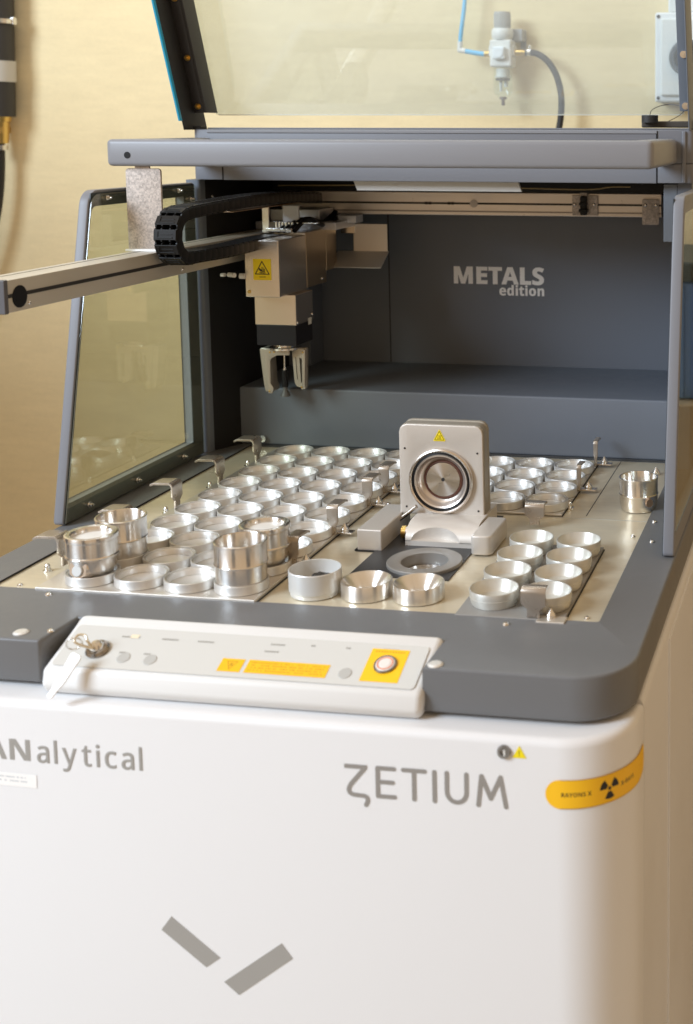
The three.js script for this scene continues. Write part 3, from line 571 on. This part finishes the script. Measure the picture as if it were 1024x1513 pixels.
// ---------------------------------------------------------------- lettering on the front and on the back wall
{
  const font = await new FontLoader().loadAsync('fonts/droid/droid_sans_bold.typeface.json');
  const fontR = await new FontLoader().loadAsync('fonts/droid/droid_sans_regular.typeface.json');
  const text = (f, s, size, x, y, z, width, bold = 0) => {
    const g = new TextGeometry(s, { font: f, size, depth: .0003, curveSegments: 8, bevelEnabled: bold > 0, bevelSize: bold, bevelThickness: .0002, bevelSegments: 1 });
    g.computeBoundingBox(); const w = g.boundingBox.max.x - g.boundingBox.min.x;
    const k = width ? width / w : 1; g.translate(-g.boundingBox.max.x, 0, 0).scale(k, 1, 1).translate(x, y, z); return g;      // right edge at x, baseline y
  };
  part(mach, 'lettering', text(font, 'METALS', .0272, .2895, .2268, -.2390, .1525, .0008), M.letterWhite);
  part(mach, 'lettering', text(font, 'edition', .0162, .2895, .2080, -.2390, .0755, .0003), M.letterWhite);
  const spaced = (f, word, size, x0, x1, y, z) => {                      // letters set apart to fill x0..x1
    const gl = [...word].map((c) => { const g = new TextGeometry(c, { font: f, size, depth: .0003, curveSegments: 8, bevelEnabled: true, bevelSize: .00035, bevelThickness: .0002, bevelSegments: 1 }); g.computeBoundingBox(); return g; });
    const ws = gl.map((g) => g.boundingBox.max.x - g.boundingBox.min.x), gap = (x1 - x0 - ws.reduce((a, b) => a + b, 0)) / (word.length - 1);
    let x = x0; return mergeGeometries(gl.map((g, i) => { const q = g.translate(x - g.boundingBox.min.x, y, z); x += ws[i] + gap; return q; }));
  };
  part(mach, 'lettering', spaced(fontR, 'alytical', .0208, .0345, .1395, -.1015, BZ), M.lettering);
  part(mach, 'lettering', text(font, 'PAN', .0205, .0278, -.1012, BZ, .0640), M.lettering);
  // wide rounded strokes of the product word
  const W = 1024, H = 288, z = print(W, H, (x) => {
    x.strokeStyle = '#8f8a84'; x.lineWidth = 27; x.lineCap = 'round'; x.lineJoin = 'round';
    const L = (...p) => { x.beginPath(); p.forEach(([a, b], i) => (i ? x.lineTo(a, b) : x.moveTo(a, b))); x.stroke(); };
    x.lineCap = 'butt'; L([8, 26], [150, 26]);
    x.lineCap = 'round';
    x.beginPath(); x.moveTo(136, 32); x.lineTo(52, 132); x.bezierCurveTo(14, 184, 40, 204, 84, 204); x.lineTo(124, 206); x.bezierCurveTo(158, 210, 156, 236, 140, 262); x.stroke();
    L([216, 24], [216, 200]); L([216, 24], [318, 24]); L([216, 110], [308, 110]); L([216, 200], [320, 200]);
    L([376, 24], [508, 24]); L([442, 24], [442, 202]);
    L([568, 22], [568, 202]);
    x.beginPath(); x.moveTo(644, 22); x.lineTo(644, 130); x.bezierCurveTo(644, 222, 764, 222, 764, 130); x.lineTo(764, 22); x.stroke();
    L([836, 204], [856, 24], [912, 158], [972, 24], [1004, 204]);
  }, { alphaTest: .5, roughness: .6 });
  part(mach, 'lettering', sheet([.4080, -.0990, BZ], [1, 0, 0], [0, 1, 0], .1520, .0430, .0004), z);
  // two slanted grey bars
  for (const q of [[[.1615, -.2415], [.1512, -.2556], [.1942, -.2884], [.2083, -.2776]], [[.2687, -.2572], [.2790, -.2710], [.2255, -.3125], [.2113, -.3010]]]) part(mach, 'emblem_bar', face(q, BZ - .0002, BZ + .0004), M.lettering);
  // front lock and small triangle
  part(mach, 'front_lock', lathe([[.0001, .0012], [.0028, .0012], [.0032, .003], [.0056, .0028], [.0062, .0002]], 28).rotateX(Math.PI / 2).translate(.4798, -.0568, BZ), std([.30, .29, .28], .3, .8));
  part(mach, 'lock_slot', box(.4797, .4815, -.061, -.0545, BZ + .001, BZ + .0024, .0003), std([.75, .73, .68], .4));
  part(mach, 'small_triangle', sheet([.4935, -.0562, BZ], [1, 0, 0], [0, 1, 0], .0132, .0118), print(96, 86, (x) => { x.fillStyle = '#f3dd09'; x.beginPath(); x.moveTo(48, 2); x.lineTo(94, 84); x.lineTo(2, 84); x.closePath(); x.fill(); x.fillStyle = '#9a8a10'; x.fillRect(43, 34, 8, 26); x.fillRect(43, 66, 8, 8); }, { alphaTest: .5 }));
  part(mach, 'paper_sticker', sheet([.0050, -.1205, BZ], [1, -.02, 0], [.02, 1, 0], .056, .0130), print(448, 104, (x, w, h) => { x.fillStyle = '#f4f3f1'; x.fillRect(0, 0, w, h); x.fillStyle = '#aeb4ba'; for (let r = 0; r < 2; r++) for (let k = 0; k < 24; k++) if (rnd() > .25) x.fillRect(110 + k * 11, 26 + r * 30, 7, 11); }));
  // radiation band round the corner
  const R = BR + .0007, cx = BX1 - BR, cz = BZ - BR, n = 40, len0 = cx - .5165, arc = Math.PI / 2 * BR, tail = .016, tot = len0 + arc + tail, pos = [], uv = [], idx = [], nor = [];
  for (let i = 0; i <= 80; i++) {
    const sx = i / 80 * tot; let x, zz, nx, nz;
    if (sx < len0) { x = .5165 + sx; zz = BZ + .0007; nx = 0; nz = 1; } else if (sx < len0 + arc) { const a = (sx - len0) / BR; x = cx + R * Math.sin(a); zz = cz + R * Math.cos(a); nx = Math.sin(a); nz = Math.cos(a); } else { x = BX1 + .0007; zz = cz - (sx - len0 - arc); nx = 1; nz = 0; }
    pos.push(x, -.0790, zz, x, -.1055, zz); uv.push(i / 80, 1, i / 80, 0); nor.push(nx, 0, nz, nx, 0, nz);
    if (i < 80) idx.push(2 * i, 2 * i + 1, 2 * i + 2, 2 * i + 1, 2 * i + 3, 2 * i + 2);
  }
  const bg = new THREE.BufferGeometry(); bg.setAttribute('position', new THREE.Float32BufferAttribute(pos, 3)); bg.setAttribute('normal', new THREE.Float32BufferAttribute(nor, 3)); bg.setAttribute('uv', new THREE.Float32BufferAttribute(uv, 2)); bg.setIndex(idx);
  const PW = Math.round(tot / .0265 * 180);
  part(mach, 'radiation_sign', bg, print(PW, 180, (x, w, h) => {
    x.fillStyle = '#f7bf12'; x.beginPath(); x.moveTo(90, 0); x.lineTo(w - 60, 0); x.arcTo(w, 0, w, 90, 60); x.lineTo(w, 120); x.arcTo(w, 180, w - 60, 180, 60); x.lineTo(90, 180); x.arc(90, 90, 90, Math.PI / 2, Math.PI * 1.5); x.fill();
    x.strokeStyle = '#b5860e'; x.lineWidth = 4; x.beginPath(); x.moveTo(90, 3); x.lineTo(w, 3); x.moveTo(90, 177); x.lineTo(w, 177); x.stroke();
    x.fillStyle = '#3a2c0c'; x.font = 'bold 38px sans-serif'; x.fillText('RAYONS X', 92, 106); x.fillText('X-RAYS', 478, 106);
    const c = [392, 90]; x.fillStyle = '#1d1a14'; for (const a of [-30, 90, 210]) { x.beginPath(); x.arc(...c, 66, (a - 30) * Math.PI / 180, (a + 30) * Math.PI / 180); x.arc(...c, 20, (a + 30) * Math.PI / 180, (a - 30) * Math.PI / 180, true); x.fill(); } x.beginPath(); x.arc(...c, 12, 0, 7); x.fill();
  }, { alphaTest: .5, side: THREE.DoubleSide }), 'yellow radiation band reading RAYONS X round the cabinet corner');
}

// ================================================================ trays
const TY = .0045;
function tray(label, pts, y1, mat) { const t = thing('cup_tray', label, 'tray', [(pts[0][0] + pts[1][0]) / 2, 0, pts[0][1]]); part(t, 'tray_base', plan(pts, .0008, y1, .0005), mat); part(t, 'rim_joint', plan(pts.map(([x, z]) => [x + (x > (pts[0][0] + pts[1][0]) / 2 ? .0012 : -.0012), z + (z > .4 ? .0006 : -.0006)]), .0003, .0009, 0), M.blackSoft); return t; }
tray('large silver tray under the forty ring cups on the left of the deck', [[-.0640, .0170], [.1790, .0170], [.1790, .5870], [-.0640, .5870]], TY, M.plateEdge);
tray('silver tray under the ring cups behind the measuring head on the right', [[.262, .018], [.4265, .018], [.4265, .258], [.262, .258]], .0032, M.plateEdge);
tray('grey tray under the eight white cups at the right front', [[.3910, .372], [.5010, .372], [.5010, .5900], [.3910, .5900]], .0038, std([.30, .285, .265], .5, .3));

// ================================================================ cups
const LX = -.018, LZ = .5548, PT = .056;
const words = ['first', 'second', 'third', 'fourth', 'fifth', 'sixth', 'seventh', 'eighth', 'ninth', 'tenth'];
const cupWall = lathe([[.0242, 0], [.0262, .0006], [.0262, .0101], [.0257, .0106], [.0250, .0105], [.0247, .0082], [.0240, .0081], [.0238, .0094], [.0229, .0092], [.0225, .0086], [.0222, .0022]], 60);
const cupFloor = lathe([[.0223, .0020], [.0120, .0016], [.0001, .0016]], 48);
let cup0;
function ringCup(x, z, y, label, group) {
  if (!cup0) {
    cup0 = thing('ring_cup', label, 'cup', [x, y, z], group);
    const a = shared(cup0, 'wall', cupWall, M.alu, [x, y, z]); const b = shared(cup0, 'floor', cupFloor, M.alu, [x, y, z]);
    return cup0;
  }
  const c = cup0.clone(); c.name = numbered('ring_cup'); c.position.set(x, y, z); c.rotation.y = rnd() * 6; c.userData = { label, category: 'cup', group }; scene.add(c); return c;
}
const cols = ['leftmost', 'second', 'third', 'rightmost'];
const held = { '0,0': 1, '0,1': 1, '3,0': 1, '3,1': 1 };
for (let j = 0; j < 10; j++) for (let i = 0; i < 4; i++) {
  const under = held[`${i},${j}`];
  const c = ringCup(LX + i * PT, LZ - j * PT, TY, under
    ? `ring cup under a steel sample holder, ${i ? 'right' : 'left'} end of ${words[j]} row, large tray`
    : `silver ring cup on the large tray, ${words[j]} row from the front, ${cols[i]} in its row`, 'ring cups on the large left tray');
  if (under) c.scale.set(1.055, .96, 1.055);
}
for (let j = 0; j < 4; j++) for (let i = 0; i < 3; i++) {
  if (i === 0 && j === 0) { }
  ringCup(.2885 + i * PT, .2290 - j * .0555, .0032, `ring cup behind the measuring head, ${words[j]} row from the front, ${['left', 'middle', 'right'][i]} column`, 'ring cups behind the measuring head');
}
// white cups, slightly conical
const wcW = lathe([[.0222, 0], [.0229, .0005], [.0242, .0048], [.0250, .0098], [.0253, .0155], [.0250, .0162], [.0243, .0162], [.0238, .0152], [.0222, .0080], [.0190, .0046], [.0150, .0038], [.0001, .0036]], 60);
const whiteAlu = phy([.66, .65, .60], .42, .55, { anisotropy: .5, anisotropyRotation: Math.PI / 2, bumpMap: turnT, bumpScale: .00002 });
let wc0;
for (let j = 0; j < 4; j++) for (let i = 0; i < 2; i++) {
  const x = .4217 + i * .0548, z = .5540 - j * .0530, label = `white cup on the grey tray, ${words[j]} from the front in the ${i ? 'right' : 'left'} column`;
  if (!wc0) { wc0 = thing('white_cup', label, 'cup', [x, .0038, z], 'white cups at the right front'); shared(wc0, 'cup_body', wcW, whiteAlu, [x, .0038, z]); shared(wc0, 'cup_band', lathe([[.0246, .0080], [.02515, .0084], [.02515, .0089], [.0246, .0093]], 60), whiteAlu, [x, .0038, z]); }
  else { const c = wc0.clone(); c.name = numbered('white_cup'); c.position.set(x, .0038, z); c.rotation.y = rnd() * 6; c.userData = { label, category: 'cup', group: 'white cups at the right front' }; scene.add(c); }
}
// funnel rings and the deep cup in front
const fun = lathe([[.0250, 0], [.0264, .0008], [.0264, .0160], [.0260, .0167], [.0252, .0167], [.0150, .0062], [.0140, .0030], [.0001, .0030]], 72);
function funnel(x, z, label) { const t = thing('funnel_ring', label, 'ring', [x, 0, z], 'steel funnel rings at the front'); shared(t, 'ring_body', fun, phy([.84, .82, .785], .30, .92, { anisotropy: .85, anisotropyRotation: Math.PI / 2 }), [x, .0003, z]); return t; }
funnel(.2825, .5440, 'brushed steel funnel ring next to the deep grey cup'); funnel(.3385, .5435, 'brushed steel funnel ring at the right, near the white cups');
{
  const t = thing('deep_cup', 'deep pale grey cup with a dark sample inside, standing in front of the tray clip', 'cup', [.2275, 0, .5465]);
  part(t, 'cup_body', lathe([[.0245, 0], [.0256, .0008], [.0260, .0050], [.0270, .0056], [.0272, .0262], [.0267, .0270], [.0257, .0267], [.0248, .0110], [.0245, .0095], [.0001, .0095]], 64).translate(.2275, .0003, .5465), std([.72, .72, .70], .38, .35));
  const lump = new THREE.IcosahedronGeometry(.0105, 3); { const p = lump.attributes.position; for (let i = 0; i < p.count; i++) { const s = 1 + .16 * Math.sin(p.getX(i) * 700) * Math.cos(p.getZ(i) * 600); p.setXYZ(i, p.getX(i) * s * 1.15, p.getY(i) * .55 * s, p.getZ(i) * s); } lump.computeVertexNormals(); }
  part(t, 'sample', lump.translate(.2330, .0150, .5440), std([.05, .045, .04], .35, .5));
}
// steel sample holders
const holderOpen = [[.0235, .000], [.0266, .0006], [.0270, .0030], [.0272, .0215], [.0282, .0225], [.0286, .0232], [.0282, .0239], [.0277, .0248], [.0277, .0445], [.0283, .0452], [.0283, .0466], [.0276, .0472], [.0264, .0472], [.0258, .0462], [.0254, .0100], [.0001, .0090]];
const holderShut = [[.0180, .000], [.0208, .0008], [.0248, .0095], [.0255, .0215], [.0280, .0225], [.0284, .0232], [.0280, .0240], [.0272, .0246], [.0272, .0400], [.0282, .0412], [.0285, .0440], [.0280, .0462], [.0262, .0470], [.0222, .0462], [.0212, .0448], [.0205, .0400], [.0204, .0385], [.0001, .0385]];
function holder(label, x, y, z, pr, shut, sc = .96) {
  const t = thing('sample_holder', label, 'sample holder', [x, y, z], 'steel sample holders');
  part(t, 'holder_body', lathe(pr.map(([r, h]) => [r * sc, h * sc]), 72).translate(x, y, z), M.steel);
  if (shut) {
    part(t, 'sample', lathe([[.0001, .0400], [.0150, .0399], [.0182, .0392], [.0200, .0388]].map(([a, b]) => [a, b]), 40).translate(x, y, z), std([.82, .80, .76], .4));
    part(t, 'retaining_ring', lathe([[.0262, .0200], [.0268, .0206], [.0268, .0214], [.0262, .0220]], 60).translate(x, y, z), M.steel);
  }
  return t;
}
const HY = TY + .0065;
const h1 = holder('steel sample holder with a bolt in its side, front left corner of large tray', LX, HY, LZ, holderShut, true);
{ const a = -.05, r = .0205, tilt = Math.PI / 2 - .22; part(h1, 'bolt_boss', new THREE.CylinderGeometry(.0110, .0150, .008, 6).rotateX(tilt).rotateY(a).translate(LX + Math.sin(a) * r, HY + .0115, LZ + Math.cos(a) * r), M.steelSatin); const r2 = r + .0042; part(h1, 'bolt', lathe([[.0001, .0022], [.0052, .0022], [.0060, .0014], [.0060, 0], [.0001, 0]], 28).rotateX(tilt).rotateY(a).translate(LX + Math.sin(a) * r2, HY + .0108, LZ + Math.cos(a) * r2), std([.62, .62, .60], .5, .3)); }
holder('open steel sample holder standing just behind the bolted one at the left', LX, HY, LZ - PT, holderOpen, false);
holder('open steel sample holder at the front right corner of the large tray', LX + 3 * PT, HY, LZ, holderOpen, false);
holder('steel sample holder with pale sample, behind the open one at the right front', LX + 3 * PT, HY, LZ - PT, holderShut, true);
{
  const x = .5160, z = .2100, s = .895, t = holder('lone steel sample holder with a side hole on the plate by the right door', x, .0003, z, [[.0225, 0], [.0248, .0006], [.0266, .0075], [.0270, .0095], [.0272, .0215], ...holderOpen.slice(4).map(([r, h]) => [r > .0255 ? r - .0004 : r, h])], false, s);
  part(t, 'side_hole', cyl([x + .0155, .0135, z + .0172], [x + .0172, .0135, z + .0191], .0052, 24), M.copper);
  part(t, 'band_line', lathe([[.0258 * s, .0290], [.0267 * s, .0294], [.0258 * s, .0298]], 60).translate(x, 0, z), M.silver);
}

// ================================================================ things on and by the wall
const WZ = -.70;
{
  const t = thing('air_regulator', 'pale air filter regulator with a clear bowl mounted on the wall behind the hood', 'regulator', [.112, .53, WZ]);
  const x = .1125, z = -.655;
  part(t, 'knob', [cyl([x, .672, z], [x, .704, z], .0155, 28), ...Array.from({ length: 24 }, (_, k) => cyl([x + .0155 * Math.cos(k * .2618), .674, z + .0155 * Math.sin(k * .2618)], [x + .0155 * Math.cos(k * .2618), .700, z + .0155 * Math.sin(k * .2618)], .0011, 6))], std([.42, .41, .37], .55));
  part(t, 'body', [lathe([[.0001, .672], [.019, .672], [.021, .666], [.021, .656], [.018, .650]], 32).translate(x, 0, z), box(x - .0215, x + .0215, .598, .650, z - .02, z + .018, .004), box(x - .025, x + .025, .618, .640, z - .012, z + .012, .003)], M.cream);
  part(t, 'gauge', [box(x - .013, x + .011, .612, .636, z + .018, z + .030, .003), cyl([x - .001, .624, z + .030], [x - .001, .624, z + .032], .009, 24)], std([.74, .78, .80], .3));
  part(t, 'wall_bracket', [box(x + .015, x + .037, .648, .672, -.699, z - .01, .002), box(x + .026, x + .037, .625, .66, -.70, -.694, .001)], M.grey);
  part(t, 'bowl', lathe([[.0185, .598], [.0185, .556], [.017, .546], [.010, .540]], 32).translate(x, 0, z), M.bowl);
  part(t, 'filter', [cyl([x, .595, z], [x, .582, z], .013, 20), cyl([x, .582, z], [x, .578, z], .015, 20), cyl([x - .004, .578, z], [x - .004, .552, z], .003, 12), cyl([x + .006, .578, z], [x + .006, .56, z], .004, 12)], M.cream);
  part(t, 'filter_disc', cyl([x, .5765, z], [x, .572, z], .014, 20), std([.09, .08, .07], .5));
  part(t, 'drain', [cyl([x, .541, z], [x, .524, z], .0035, 12), cyl([x, .541, z], [x, .536, z], .007, 16)], std([.20, .15, .12], .4, .4));
  part(t, 'fitting', [cyl([x - .036, .624, z], [x - .021, .624, z], .0058, 12), cyl([x + .022, .626, z], [x + .040, .626, z], .0065, 6), cyl([x + .040, .626, z], [x + .048, .6255, z], .0048, 12)], M.brass);
}
{
  const z = -.655;
  const b = thing('air_tube', 'thin light blue air tube with a white elbow leading to the regulator', 'tube', [.03, .63, z]);
  part(b, 'tube', tube([[.076, .6235, z], [.060, .6255, z], [.043, .6285, z], [.035, .6300, z]], .0048, 24, 12), M.tubeBlue);
  part(b, 'tube', tube([[.0275, .645, z], [.0295, .665, z], [.034, .695, z], [.039, .735, z], [.044, .80, z], [.046, .9, z]], .0042, 40, 12), M.tubeBlue);
  part(b, 'elbow', [cyl([.038, .6293, z], [.024, .6325, z], .0055, 14), cyl([.0265, .629, z], [.0275, .648, z], .0052, 14)], M.cream);
  const h = thing('air_hose', 'black rubber hose bending down from the regulator to behind the hood', 'hose', [.16, .45, z]);
  part(h, 'hose', tube([[.158, .6255, z], [.178, .6245, z], [.199, .612, z], [.214, .592, z], [.2235, .568, z], [.2285, .540, z], [.2275, .505, z], [.222, .47, z], [.215, .43, z]], .0062, 60, 14), M.rubber);
  part(h, 'clamp', [cyl([.162, .6258, z], [.169, .6255, z], .0078, 20), box(.164, .170, .632, .640, z - .004, z + .004, .001)], M.silver);
}
{
  const t = thing('filter_pipe', 'thick black pipe with a steel clamp, brass fitting and hose at the left wall', 'pipe', [-.985, .25, -.66]);
  const z = -.66, X = -.968;
  part(t, 'pipe', cyl([X - .004, .503, z], [X + .012, .90, z], .0335, 32), std([.028, .025, .022], .5));
  part(t, 'pipe_label', [cyl([X + .0005, .575, z], [X + .0025, .618, z], .0341, 32)], std([.46, .43, .37], .6));
  part(t, 'pipe_clamp', [cyl([X + .0062, .694, z], [X + .0066, .703, z], .036, 32), box(X + .036, X + .046, .690, .706, z - .006, z + .006, .002)], M.silver);
  part(t, 'brass_fitting', [cyl([X - .004, .503, z], [X - .004, .492, z], .026, 24, .024), cyl([X - .005, .492, z], [X - .006, .447, z], .0225, 24, .019), cyl([X - .005, .480, z], [X - .005, .468, z], .0238, 6)], M.brass);
  part(t, 'hose_clamp', cyl([X - .0065, .444, z], [X - .007, .434, z], .018, 24), M.silver);
  part(t, 'hose', tube([[X - .006, .45, z], [X - .0075, .41, z], [X - .012, .36, z], [X - .022, .305, z], [X - .038, .25, z], [X - .06, .19, z], [X - .09, .1, z]], .0115, 50, 14), std([.012, .011, .01], .45));
}
{
  const t = thing('socket_box', 'white wall box with a round black socket, partly behind the right visor bar', 'wall box', [.49, .53, WZ]);
  part(t, 'box_body', box(.414, .575, .530, .698, WZ, -.640, .004), M.boxWhite);
  part(t, 'box_lid', box(.426, .563, .542, .686, -.6402, -.632, .003), std([.70, .73, .72], .5));
  for (const [x, y] of [[.4205, .6905], [.4205, .5375], [.569, .6905], [.569, .5375]]) part(t, 'screw_hole', cyl([x, y, -.6401], [x, y, -.6392], .0034, 16), M.black);
  part(t, 'socket', lathe([[.0345, 0], [.0345, .014], [.031, .020], [.0245, .020], [.0235, .006], [.0001, .006]], 40).rotateX(Math.PI / 2).translate(.478, .612, -.632), std([.07, .085, .10], .35));
  part(t, 'conduit', box(.437, .53, .699, .80, WZ, -.655, .004), std([.66, .69, .68], .5));
}
{
  const t = thing('blue_crate', 'ribbed blue crate with a dark lid behind the machine, mirrored in the right door', 'crate', [.86, -.2, -.45]);
  part(t, 'crate_body', [box(.612, 1.02, .031, .228, -.60, -.30, .006), ...Array.from({ length: 20 }, (_, k) => box(.616 + k * .02, .622 + k * .02, .034, .222, -.3, -.294, .002))], M.blue);
  part(t, 'crate_lid', box(.605, 1.03, .229, .262, -.61, -.29, .006), std([.03, .045, .05], .5));
  const s = thing('side_cabinet', 'tan side cabinet standing under the blue crate behind the machine', 'cabinet', [.86, -.95, -.45]);
  part(s, 'cabinet_body', box(.606, 1.3, -.948, .030, -.66, -.26, .004), std([.45, .36, .22], .6));
}
// dark cabinets added out of view for the polished metal to mirror
function cabinet(label, x0, x1, y1, z0, z1, c) {
  const t = thing('added_dark_cabinet', label, 'cabinet', [(x0 + x1) / 2, -.95, (z0 + z1) / 2]);
  part(t, 'cabinet_body', box(x0, x1, -.93, y1, z0, z1, .004), std(c, .6));
  part(t, 'cabinet_door', [box(x0 + .01, (x0 + x1) / 2 - .004, -.9, y1 - .02, z0 - .018, z0 - .001, .003), box((x0 + x1) / 2 + .004, x1 - .01, -.9, y1 - .02, z0 - .018, z0 - .001, .003)], std(c, .5));
}
cabinet('added dark cabinet outside the view, to the right of the camera', 1.95, 2.45, 1.0, 1.6, 2.1, [.035, .03, .026]);
cabinet('added dark low cabinet outside the view, behind the camera', -.35, .30, .55, 3.2, 3.6, [.04, .035, .03]);
cabinet('added dark cabinet outside the view, left of the machine', -2.8, -1.3, .85, .4, .9, [.05, .042, .035]);  // added one, also sized to shade the lower left of the wall
renderer.render(scene, camera);
